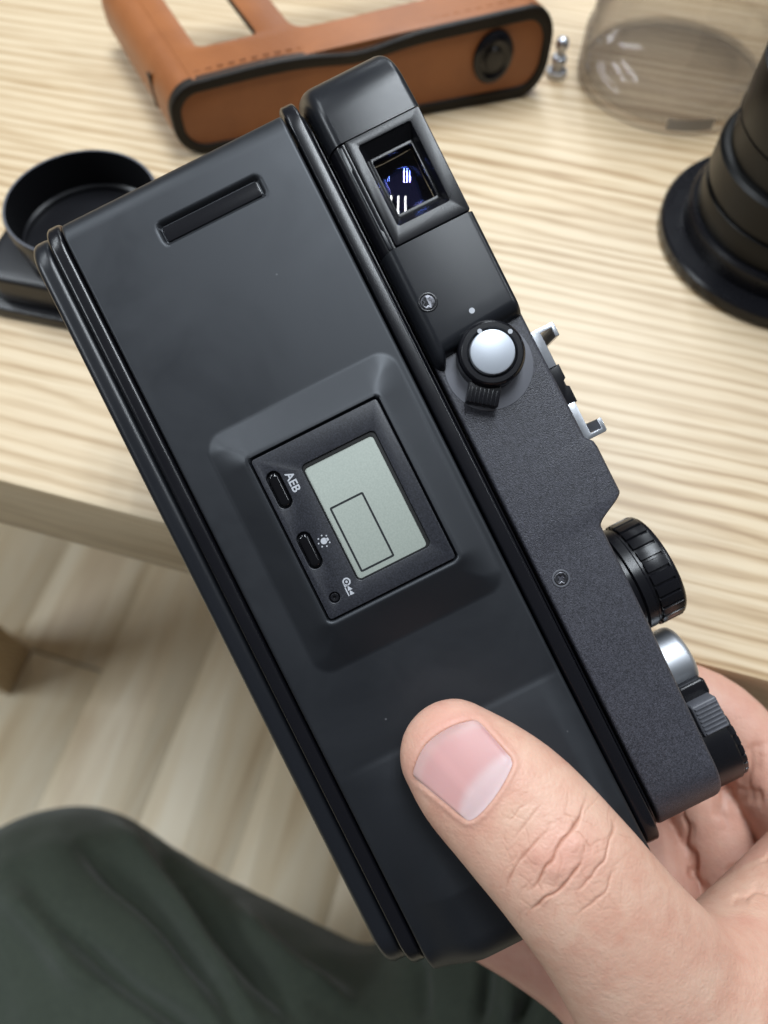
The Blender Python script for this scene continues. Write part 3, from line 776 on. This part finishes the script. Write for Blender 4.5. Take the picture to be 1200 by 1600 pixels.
# thumb
F.sweep([prow(703, 1173, 9.5, 84, 7.6), prow(745, 1215, 11.3, 103, 8.6), prow(805, 1270, 13.4, 114, 9.4), prow(887, 1362, 15.5, 119, 10.4),
         prow(965, 1460, 13, 126, 11.5), prow(1050, 1575, 6, 150, 14.5), prow(1150, 1720, -4, 185, 18), prow(1260, 1860, -10, 200, 21)], k=9, lat=ZAX, cap=9.6)
hv, hq = F.mesh(); hv = laplace(hv, hq, 6, 0.5)
hv, hq = linear_subdiv(hv, hq, None); hv = laplace(hv, hq, 3, 0.5)
_n0 = vnormals(hv, hq); _c = pix(hv[hq].mean(1)); _f = (hv[hq].mean(1)[:, 2] > 4) & (_n0[hq[:, 0], 2] > 0.1)
_m = _f & (((_c[:, 0] > 778) & (_c[:, 0] < 972) & (_c[:, 1] > 1232) & (_c[:, 1] < 1442)) | ((_c[:, 0] > 628) & (_c[:, 0] < 818) & (_c[:, 1] > 1106) & (_c[:, 1] < 1298)))
_q = hq[_m]; _u, _inv = np.unique(_q, return_inverse=True); _v2, _q2 = linear_subdiv(hv[_u], _inv.reshape(_q.shape), None)
_map = np.concatenate([_u, len(hv) + np.arange(len(_v2) - len(_u))]); hv = np.concatenate([hv, _v2[len(_u):]]); hq = np.concatenate([hq[~_m], _map[_q2]])
nrm = vnormals(hv, hq)
pp = pix(hv); front = (hv[:, 2] > 2) & (nrm[:, 2] > 0.0)
disp = np.zeros(len(hv)); crease = np.zeros(len(hv)); flush = np.zeros(len(hv))
CR = [([(916, 1241), (910, 1267), (899, 1286), (889, 1302), (873, 1321), (861, 1340), (848, 1365), (838, 1381), (823, 1389)], 0.75, 4.2),
      ([(908, 1333), (902, 1355), (886, 1378), (861, 1397), (842, 1412), (826, 1424)], 0.75, 4.2),
      ([(956, 1276), (957, 1302), (946, 1333), (930, 1362), (914, 1381), (889, 1392)], 0.5, 3.6),
      ([(857, 1298), (832, 1321), (813, 1343), (800, 1365), (788, 1390)], 0.42, 3.6),
      ([(960, 1359), (949, 1384), (930, 1409), (895, 1431)], 0.38, 3.6),
      ([(848, 1257), (823, 1283), (804, 1311)], 0.25, 3.2), ([(823, 1257), (794, 1283)], 0.22, 3.0),
      ([(916, 1312), (905, 1300), (896, 1297)], 0.3, 2.8), ([(916, 1312), (924, 1326)], 0.25, 2.8), ([(880, 1272), (898, 1277)], 0.25, 2.8),
      ([(845, 1370), (856, 1362)], 0.25, 2.8), ([(838, 1381), (846, 1392)], 0.25, 2.8), ([(914, 1316), (912, 1334)], 0.25, 2.8),
      ([(868, 1312), (876, 1345), (868, 1380)], 0.15, 3.0)]
for k in range(70):     # fine crossing skin lines round the joint and along the thumb
    cx_, cy_ = rng.uniform(790, 975), rng.uniform(1235, 1440); an_ = math.atan2(95, -105) + rng.normal(0, 0.45) + (math.pi / 2 if k % 4 == 0 else 0); ln_ = rng.uniform(8, 26)
    dx_, dy_ = math.cos(an_) * ln_, math.sin(an_) * ln_
    CR.append(([(cx_ - dx_, cy_ - dy_), (cx_ + rng.normal(0, 2.5), cy_ + rng.normal(0, 2.5)), (cx_ + dx_, cy_ + dy_)], rng.uniform(0.05, 0.14), rng.uniform(2.2, 3.2)))
wob = np.stack([np.sin(pp[:, 1] * 0.13) + 0.6 * np.sin(pp[:, 0] * 0.31 + 1), np.cos(pp[:, 0] * 0.17) + 0.6 * np.sin(pp[:, 1] * 0.27)], 1) * 1.5
sub_ = np.where(front & (pp[:, 0] > 760) & (pp[:, 0] < 1000) & (pp[:, 1] > 1215) & (pp[:, 1] < 1465))[0]
ps_ = (pp + wob)[sub_]
for ln, dep, wd in CR:
    L_ = smooth_line(ln, 4); near = np.where((np.abs(ps_ - L_.mean(0)) < (np.ptp(L_, axis=0) / 2 + 22)).all(1))[0]
    d, t = seg_dist(ps_[near], L_); fade = np.clip(np.minimum(t, 1 - t) * 5, 0.15, 1); ids = sub_[near]
    wd = wd * 0.62
    disp[ids] += -0.42 * dep * np.exp(-(d / wd) ** 2) * fade + 0.03 * dep * np.exp(-((d - wd * 2.4) / (wd * 1.5)) ** 2) * fade
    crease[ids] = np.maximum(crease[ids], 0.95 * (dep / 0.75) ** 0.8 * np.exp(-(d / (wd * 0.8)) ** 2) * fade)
for cx, cy, rx_, amp in ((880, 1340, 40, 0.5), (868, 1360, 16, 0.35), (905, 1318, 15, 0.35), (842, 1335, 16, 0.25), (930, 1340, 16, 0.25), (850, 1400, 14, 0.25)):
    disp += amp * np.exp(-(((pp[:, 0] - cx) ** 2 + (pp[:, 1] - cy) ** 2) / rx_ ** 2)) * front
# palm creases in the hollow
for ln, dp, wd in (([(1066, 1262), (1072, 1300), (1084, 1350), (1102, 1405)], 1.3, 6), ([(1150, 1170), (1132, 1215), (1128, 1250), (1140, 1300)], 0.8, 12), ([(1205, 1150), (1176, 1185), (1168, 1225), (1185, 1260)], 0.8, 12), ([(1110, 1240), (1150, 1235), (1195, 1262)], 0.6, 10), ([(1120, 1385), (1165, 1345), (1210, 1330)], 0.5, 7), ([(1130, 1420), (1175, 1395), (1220, 1390)], 0.4, 6)):
    d, t = seg_dist(pp + 3 * wob, smooth_line(ln)); gx = np.exp(-(d / wd) ** 2) * np.clip(np.minimum(t, 1 - t) * 4, 0.1, 1) * (nrm[:, 2] > 0) * (hv[:, 2] < 8)
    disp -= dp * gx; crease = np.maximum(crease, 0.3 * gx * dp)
# nail bed
NB = smooth_line([(722, 1276), (735, 1281), (755, 1266), (780, 1234), (799, 1198), (798, 1184)]); NF = smooth_line([(650, 1217), (646, 1203), (664, 1164), (700, 1137), (738, 1125), (752, 1131)])
NAIL = np.vstack([NB, NF[::-1]])
def inside_poly(p, poly):
    c = np.zeros(len(p), bool); n_ = len(poly)
    for i in range(n_):
        a, b = poly[i], poly[(i + 1) % n_]
        cond = (a[1] > p[:, 1]) != (b[1] > p[:, 1])
        x = (b[0] - a[0]) * (p[:, 1] - a[1]) / (b[1] - a[1] + 1e-12) + a[0]
        c ^= cond & (p[:, 0] < x)
    return c
nd, _ = seg_dist(pp, np.vstack([NAIL, NAIL[:1]])); ins = inside_poly(pp, NAIL)
sd = np.where(ins, -nd, nd)
nd2, tb = seg_dist(pp, NF); nearfree = np.exp(-(nd2 / 12) ** 2)
disp += front * (-0.55 * sstep(2, -5, sd) + 0.20 * np.exp(-((sd - 6) / 5.0) ** 2) * (1 - 0.8 * nearfree))
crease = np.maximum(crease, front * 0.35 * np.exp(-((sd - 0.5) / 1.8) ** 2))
flush = front * (0.40 * np.exp(-((sd - 4) / 14) ** 2) + 0.5 * np.exp(-(((pp[:, 0] - 690) ** 2 + (pp[:, 1] - 1120) ** 2) / 55 ** 2)) + 0.55 * np.exp(-(((pp[:, 0] - 875) ** 2 + (pp[:, 1] - 1335) ** 2) / 62 ** 2)) + 0.35 * np.exp(-(((pp[:, 0] - 1175) ** 2 + (pp[:, 1] - 1400) ** 2) / 80 ** 2)))
flush += (hv[:, 2] < -15) * 0.45
hv = hv + nrm * disp[:, None]
hand_view = hv.copy()
hw = view_to_world(hv) - PINV
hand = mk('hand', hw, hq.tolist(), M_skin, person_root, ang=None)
ca = hand.data.color_attributes.new('flush', 'FLOAT_COLOR', 'POINT')
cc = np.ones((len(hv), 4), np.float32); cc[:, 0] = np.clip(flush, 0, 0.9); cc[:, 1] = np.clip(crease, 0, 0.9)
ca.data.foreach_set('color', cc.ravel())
# thumb nail laid on the nail bed
bvh = BVHTree.FromPolygons([tuple(v) for v in hand_view], [tuple(q) for q in hq])
ns, ntt = 26, 26
nl = np.zeros((ns, ntt, 3)); col = np.zeros((ns, ntt, 4), np.float32)
for i in range(ns):
    s = i / (ns - 1)
    pb = NB[0] * 0; fb = s * (len(NB) - 1); ib = min(int(fb), len(NB) - 2); pb = NB[ib] + (NB[ib + 1] - NB[ib]) * (fb - ib)
    ib = min(int(s * (len(NF) - 1)), len(NF) - 2); pf = NF[ib] + (NF[ib + 1] - NF[ib]) * (s * (len(NF) - 1) - ib)
    for j in range(ntt):
        t = j / (ntt - 1); q = pb + (pf - pb) * t
        # bulge the sides a little
        o = Vector((0, 0, DIST)); dr = Vector(((q[0] - 600) / FPX, -(q[1] - 800) / FPX, -1)).normalized()
        hit = bvh.ray_cast(o, dr)[0]
        nl[i, j] = hit if hit else (0, 0, 0)
        lun = 0.31 * (1 - (2 * s - 1.1) ** 2 * 0.8) 
        w = float(sstep(lun + 0.09, lun - 0.07, np.array(t)))
        pink = np.array((0.56, 0.30, 0.285)) * (1 - 0.1 * abs(2 * s - 1)); pale = np.array((0.58, 0.40, 0.365)); lu = np.array((0.59, 0.415, 0.41))
        ft = float(sstep(0.82, 1.0, np.array(t + 0.06 * abs(2 * s - 1)))) * 0.6
        cI = pink * (1 - w) + lu * w; cI = cI * (1 - ft) + pale * ft
        side = max(0, 1 - s * 4.0) * 0.55; cI = cI * (1 - side) + np.array((0.60, 0.38, 0.32)) * side
        if abs(s - 0.42) < 0.03 and t > 0.2: cI = cI * 1.05
        col[i, j] = (*cI, 1)
# smooth heights then fit a gently arched plate
for _ in range(12):
    z = nl[:, :, 2].copy(); z[1:-1, 1:-1] = (z[:-2, 1:-1] + z[2:, 1:-1] + z[1:-1, :-2] + z[1:-1, 2:]) / 4; nl[:, :, 2] = z
for i in range(ns):
    s = i / (ns - 1)
    for j in range(ntt):
        t = j / (ntt - 1); e = min(s, 1 - s, t * 1.2)
        nl[i, j, 2] += 0.18 + 0.45 * float(sstep(0, 0.22, np.array(e)))
        if t > 0.97: nl[i, j, 2] += 0.05
nw = view_to_world(nl.reshape(-1, 3)) - PINV
thick = view_to_world((nl - np.array([0, 0, 0.45])).reshape(-1, 3)) - PINV
allv = np.concatenate([nw, thick]); fcs = grid_faces(ns, ntt) + grid_faces(ns, ntt, ns * ntt, True)
ringn = [i * ntt for i in range(ns)] + [(ns - 1) * ntt + j for j in range(1, ntt)] + [i * ntt + ntt - 1 for i in range(ns - 2, -1, -1)] + [j for j in range(ntt - 2, 0, -1)]
for a in range(len(ringn)):
    b = (a + 1) % len(ringn); fcs.append((ringn[b], ringn[a], ringn[a] + ns * ntt, ringn[b] + ns * ntt))
nail = mk('thumb_nail', allv, fcs, M_nail, hand, ang=40)
ca = nail.data.color_attributes.new('tint', 'FLOAT_COLOR', 'POINT'); ca.data.foreach_set('color', np.concatenate([col.reshape(-1, 4)] * 2).ravel())

# trousers, world mm
G = Field((-480, -420, -700), (330, 160, -150), 5.0)
def leg(knee, hip, rk, rh):
    k_ = PW(*knee); h_ = PW(*hip)
    mid = k_ * 0.5 + h_ * 0.5 + np.array([0, 0, 6])
    G.sweep([[*k_, rk, rk], [*mid, (rk + rh) / 2, (rk + rh) / 2], [*h_, rh, rh]], k=0 if G.F.min() > 50 else 30)
    G.sweep([[*k_, rk * 0.96, rk], [*(k_ + np.array([-30, -70, -180])), rk * 0.86, rk], [*(k_ + np.array([-50, -130, -320])), rk * 0.8, rk]], k=30)
leg((90, 1480, 500), (560, 1870, 450), 80, 118)
leg((838, 1490, 480), (780, 1960, 440), 80, 122)
tv, tq = G.mesh(); tv = laplace(tv, tq, 4); tv, tq = linear_subdiv(tv, tq, None); tv = laplace(tv, tq, 4)
tn = vnormals(tv, tq)
Mi = np.array(VIEWM.inverted())[:3, :3]; tview = (tv - np.array(VIEWM.translation) * 1000) @ Mi.T
tp = pix(tview)
td = np.zeros(len(tv))
FOLD = [([(110, 1305), (190, 1370), (250, 1425), (320, 1510), (385, 1620)], 7, 24), ([(215, 1275), (270, 1340), (330, 1420), (400, 1510), (470, 1610)], 8, 22),
        ([(90, 1440), (180, 1520), (290, 1600), (380, 1680)], 5, 22), ([(160, 1270), (205, 1320), (270, 1410), (340, 1510), (430, 1640)], -5, 20),
        ([(360, 1400), (430, 1500), (560, 1580)], -5, 22), ([(0, 1380), (60, 1450), (150, 1560)], -4, 30),
        ([(760, 1480), (755, 1540), (745, 1620)], 5, 14), ([(850, 1520), (830, 1560), (800, 1620)], 5, 14), ([(800, 1500), (795, 1600)], -3, 18), ([(650, 1480), (660, 1600)], 3, 16)]
for ln, dep, wd in FOLD:
    dep *= 2.0; wd *= 0.75
    d, t = seg_dist(tp, smooth_line(ln)); td -= dep * np.exp(-(d / wd) ** 2) * np.clip(np.minimum(t, 1 - t) * 4, 0.1, 1)
ph = tv @ np.array([[0.05, 0.02, 0.03], [0.021, -0.06, 0.04], [0.09, 0.07, -0.03]]).T
td += 1.2 * np.sin(ph[:, 0] + 1.5 * np.sin(ph[:, 1])) + 0.8 * np.sin(ph[:, 2] + 2 * np.sin(ph[:, 0]))
tdir = tview - np.array([0, 0, DIST]); tdir /= np.linalg.norm(tdir, axis=1, keepdims=True)
face = -((tn @ Mi.T) * tdir).sum(1); td *= np.clip(face * 1.7 - 0.15, 0.12, 1)
tv = tv + tn * td[:, None]
trousers = mk('trousers', tv - PINV, tq.tolist(), M_cloth, person_root, ang=None)

# ================================================================== THINGS ON THE TABLE
def ontable(name, x, y, rz=0): return empty(name, Matrix.Translation((x / 1000, y / 1000, 0)) @ Matrix.Rotation(R(rz), 4, 'Z'))
# tan leather half case lying with its base towards us
case = ontable('leather_case', -85, 283, 15.5)
tag(case, 'tan leather half case with dark edge binding and a round black fastener', 'camera case')
Lc, Hc, Dc = 161.0, 30.0, 84.0
def face_loop(inset=0.0):
    lp = rrect(inset, inset, Lc - inset, Hc - inset, 15 - inset, 10)
    out = []
    for x, z in lp:   # gentle wave in the upper edge
        if z > Hc * 0.6: z += 2.6 * math.exp(-((x - 84) / 20) ** 2) * -1 + 1.5 * math.exp(-((x - 40) / 25) ** 2)
        out.append((x, z))
    return out
def resample(lp, step=3.0):
    out = []
    for i in range(len(lp)):
        a, b = np.array(lp[i]), np.array(lp[(i + 1) % len(lp)]); k = max(1, int(np.linalg.norm(b - a) / step))
        out += [tuple(a + (b - a) * t / k) for t in range(k)]
    return out
FL0 = resample(rrect(0, 0, Lc, Hc, 12, 10))
def wave(lp): return [(x, z + (-2.4 * math.exp(-((x - 78) / 16) ** 2) + 1.0 * math.exp(-((x - 40) / 25) ** 2)) * float(sstep(Hc * 0.5, Hc, np.array(z)))) for x, z in lp]
FLo = wave(FL0)
YF = lambda x, y, z: (x, -z, y)          # face plane: local x,z ; thickness towards viewer (-y)
FIn = wave(resample(rrect(4.2, 4.2, Lc - 4.2, Hc - 4.2, 8.5, 10)))
plate('base_panel', [wave(resample(rrect(3.6, 3.6, Lc - 3.6, Hc - 3.6, 9, 10)))], -3, 0.6, M_leather, case, 0.8, xf=YF)
plate('edge_binding', [FLo, FIn], -2.5, 1.5, M_piping, case, 0.9, xf=YF)
vs, fs = lathe_geo([(8.6, 0), (8.6, 1.6), (7.8, 2.6), (6.4, 3.0), (5.6, 2.2), (4.0, 2.0), (3.6, 2.8), (2.2, 3.2), (0.1, 3.2)], 40)
mk('fastener', [(Lc - 26 + x, -z - 0.4, 16.5 + y) for x, y, z in vs], fs, M_gloss, case)
# wall running round the ends and underside, as a bent strip
def strip(name, path, y0, y1, th, mat):
    P = np.array(path); n_ = len(P); t_ = np.gradient(P, axis=0); t_ /= np.linalg.norm(t_, axis=1, keepdims=True); nm = np.stack([-t_[:, 1], t_[:, 0]], 1)
    ys = [y0, y0 + 0.6] + list(np.linspace(y0 + 4, y1 - 4, 6)) + [y1 - 0.6, y1]
    vs_, fs_ = [], []
    for sgn in (0, 1):
        for (x, z), (nx, nz) in zip(P, nm):
            for y in ys: vs_.append((x + nx * th * sgn, y, z + nz * th * sgn))
    m_ = len(ys); fs_ += grid_faces(n_, m_) + grid_faces(n_, m_, n_ * m_, True)
    rg = [i * m_ for i in range(n_)] + [(n_ - 1) * m_ + j for j in range(1, m_)] + [i * m_ + m_ - 1 for i in range(n_ - 2, -1, -1)] + [j for j in range(m_ - 2, 0, -1)]
    for a in range(len(rg)):
        b = (a + 1) % len(rg); fs_.append((rg[b], rg[a], rg[a] + n_ * m_, rg[b] + n_ * m_))
    return mk(name, vs_, fs_, mat, case, ang=45)
endL = [(12 + 12 * math.cos(R(a)), 12 + 12 * math.sin(R(a))) for a in np.linspace(262, 180, 9)] + [(0, 15), (0, Hc - 12)] + [(12 + 12 * math.cos(R(a)), Hc - 12 + 12 * math.sin(R(a))) for a in np.linspace(180, 92, 10)]
strip('end_wall', endL, 0.4, Dc, -2.4, M_leather)
strip('end_wall', [(Lc - x, z) for x, z in endL], 0.4, Dc, 2.4, M_leather)
# upper side: a leather frame with two openings and a bar between
YT = lambda x, y, z: (x, y, z)
top_loop = [(14.5, 0.6), (40, 0.6), (78, 0.6), (120, 0.6), (Lc - 14.5, 0.6), (Lc - 14.5, Dc), (14.5, Dc)]
hole1 = resample(rrect(20, 17, 56, 110, 3, 5))
upper = [resample([(11.6, 0.5), (Lc - 11.6, 0.5), (Lc - 11.6, Dc), (11.6, Dc)], 4), resample(rrect(21, 20.5, 46, Dc - 8, 3, 5)), resample(rrect(60, 19, Lc - 24, Dc - 8, 6, 6))]
def topz(x, y, z): return (x, y, z + (-2.4 * math.exp(-((x - 78) / 16) ** 2) + 1.0 * math.exp(-((x - 40) / 25) ** 2)) * math.exp(-(y / 14) ** 2))
plate('upper_frame', upper, Hc - 2.4, Hc + 0.05, M_leather, case, 0.4, xf=topz)
plate('opening_edge', [resample(rrect(20.4, 19.9, 46.6, Dc - 7.4, 3.4, 5)), resample(rrect(21.2, 20.7, 45.8, Dc - 8.2, 2.8, 5))], Hc - 2.8, Hc - 0.5, M_piping, case, 0.2)
plate('end_slot', [rrect(20, 9, 23, 24, 1)], -0.5, 0.35, M_piping, case, 0.1, xf=lambda x, y, z: (-z - 0.02, x, y))

for ch in list(bpy.data.objects):
    if ch.parent == case:
        for v_ in ch.data.vertices:
            v_.co.z *= 1 + 0.32 * max(0, v_.co.x * 1000 / Lc)
            if v_.co.y > 0: v_.co.x -= 0.22 * v_.co.y
P_, F_ = [], []
for k in range(30):     # row of small stitches along the upper front edge
    v_, f_ = box_geo(14 + k * 4.6, 16.6 + k * 4.6, 5.2, 5.7, Hc - 0.2, Hc + 0.2, 0.12)
    P_ += [topz(*p) for p in v_]; F_ += [tuple(i + len(P_) - len(v_) for i in q) for q in f_]
st = mk('stitching', P_, F_, simple('tan_thread', (0.27, 0.095, 0.03), 0.7), case)
for v_ in st.data.vertices:
    v_.co.z *= 1 + 0.32 * max(0, v_.co.x * 1000 / Lc); v_.co.x -= 0.22 * v_.co.y
# black lens hood: round cup on a rounded square foot
hood = ontable('lens_hood', -104, 218, -14)
tag(hood, 'black round lens hood on a squared foot, open side up, beside the film camera', 'lens hood')
vs, fs = slab_geo(rrect(-38, -31, 36, 28, 9, 8), 0, 5, 1.0); mk('foot', vs, fs, M_hood, hood)
vs, fs = slab_geo(rrect(-34, -27.5, 32, 25, 9, 8), 4.5, 17, 2.0); mk('foot_step', vs, fs, M_hood, hood)
cup = [(23.5, 14), (24.0, 18.5), (25.6, 20), (26.4, 32), (26.1, 32.6), (25.3, 32.6), (25.1, 32), (24.6, 12), (22, 11.0), (0.1, 10.8)]
vs, fs = lathe_geo(cup[:5], 72, False); mk('cup', vs, fs, M_hood, hood)
vs, fs = lathe_geo([(26.1, 32.6), (25.3, 32.6)], 72, False); mk('rim', vs, fs, M_smooth, hood)
vs, fs = lathe_geo(cup[5:], 72, False); mk('cup_inside', vs, fs, M_hoodin, hood)

# small chrome strap stud
stud = ontable('strap_stud', 78, 339)
tag(stud, 'tiny chrome strap stud standing between leather case and clear canister', 'stud')
vs, fs = lathe_geo([(4.6, 0.2), (4.8, 1.0), (4.4, 2.4), (2.6, 3.0), (2.2, 5.0), (3.4, 6.0), (3.6, 7.4), (3.0, 8.6), (1.8, 9.0)], 32); mk('stud_body', vs, fs, M_chrome, stud, ang=50)
vs, fs = lathe_geo([(1.6, 8.8), (1.5, 11), (2.6, 12), (3.0, 14), (2.4, 16), (1.0, 16.8), (0.1, 17)], 32); mk('stud_head', vs, fs, M_chrome, stud, ang=50)

# smoky clear canister
can = ontable('clear_canister', 129, 337)
tag(can, 'smoky transparent plastic lens canister standing open behind the black lens', 'canister')
wall = [(41.0, 0.6), (41.5, 2), (41.5, 17), (41.2, 18.5), (40.0, 19.5), (39.6, 21), (39.0, 96), (37.8, 96), (38.2, 21), (38.8, 18.8), (39.6, 17.2), (40.0, 16.5), (40.0, 2.2), (39.4, 0.6)]
vs, fs = lathe_geo(wall + [wall[0]], 80, False); mk('canister_wall', vs, fs, M_smoke, can, ang=40)
vs, fs = lathe_geo([(38.8, 3.2), (38.8, 5.0), (30, 5.2), (28.5, 6.0), (0.1, 6.0)], 80, True); mk('canister_floor', vs, fs, M_smoke, can)
vs, fs = lathe_geo([(41.75, 3), (41.75, 8)], 80, False)
keep = [f for f in fs if all(abs(((math.atan2(vs[i][1], vs[i][0]) + math.pi / 2))) < 0.24 for i in f)]
mk('canister_mark', vs, keep, simple('grey_print', (0.34, 0.32, 0.30), 0.5), can)

# black lens standing on its cap
lens = ontable('camera_lens', 155, 234)
tag(lens, 'black camera lens standing upright on a wide round rear cap', 'lens')
def lpart(name, prof, mat, parent, n_=72): 
    v_, f_ = lathe_geo(prof, n_); return mk(name, v_, f_, mat, parent, ang=30)
cap = lpart('rear_cap', [(45, 0.2), (47.5, 1), (48, 2), (48, 5), (47.2, 6), (40.2, 6.2)], M_plastic, lens)
lpart('cap_collar', [(40, 5.8), (39.8, 13), (39, 14.2), (34, 14.4)], M_plastic, cap)
v_, f_ = slab_geo(circ(0, 0, 37.6, 72), 14, 24, 0.6, 3); mk('aperture_ring', v_, f_, M_lens, lens, ang=30)
lpart('barrel', [(36.5, 23.8), (36.5, 26), (37.6, 26.6), (37.6, 37), (36.4, 38.2), (34.6, 38.6), (34.6, 48), (35.4, 49)], M_lens, lens)
v_, f_ = slab_geo(circ(0, 0, 35.2, 72), 49, 68, 0.6, 3); mk('focus_ring', v_, f_, M_lens, lens, ang=30)
lpart('front_barrel', [(34.2, 67.5), (34.2, 72), (33.2, 73), (33.2, 88), (32.6, 89), (31, 89), (30.6, 86), (27, 80), (10, 79)], M_lens, lens)
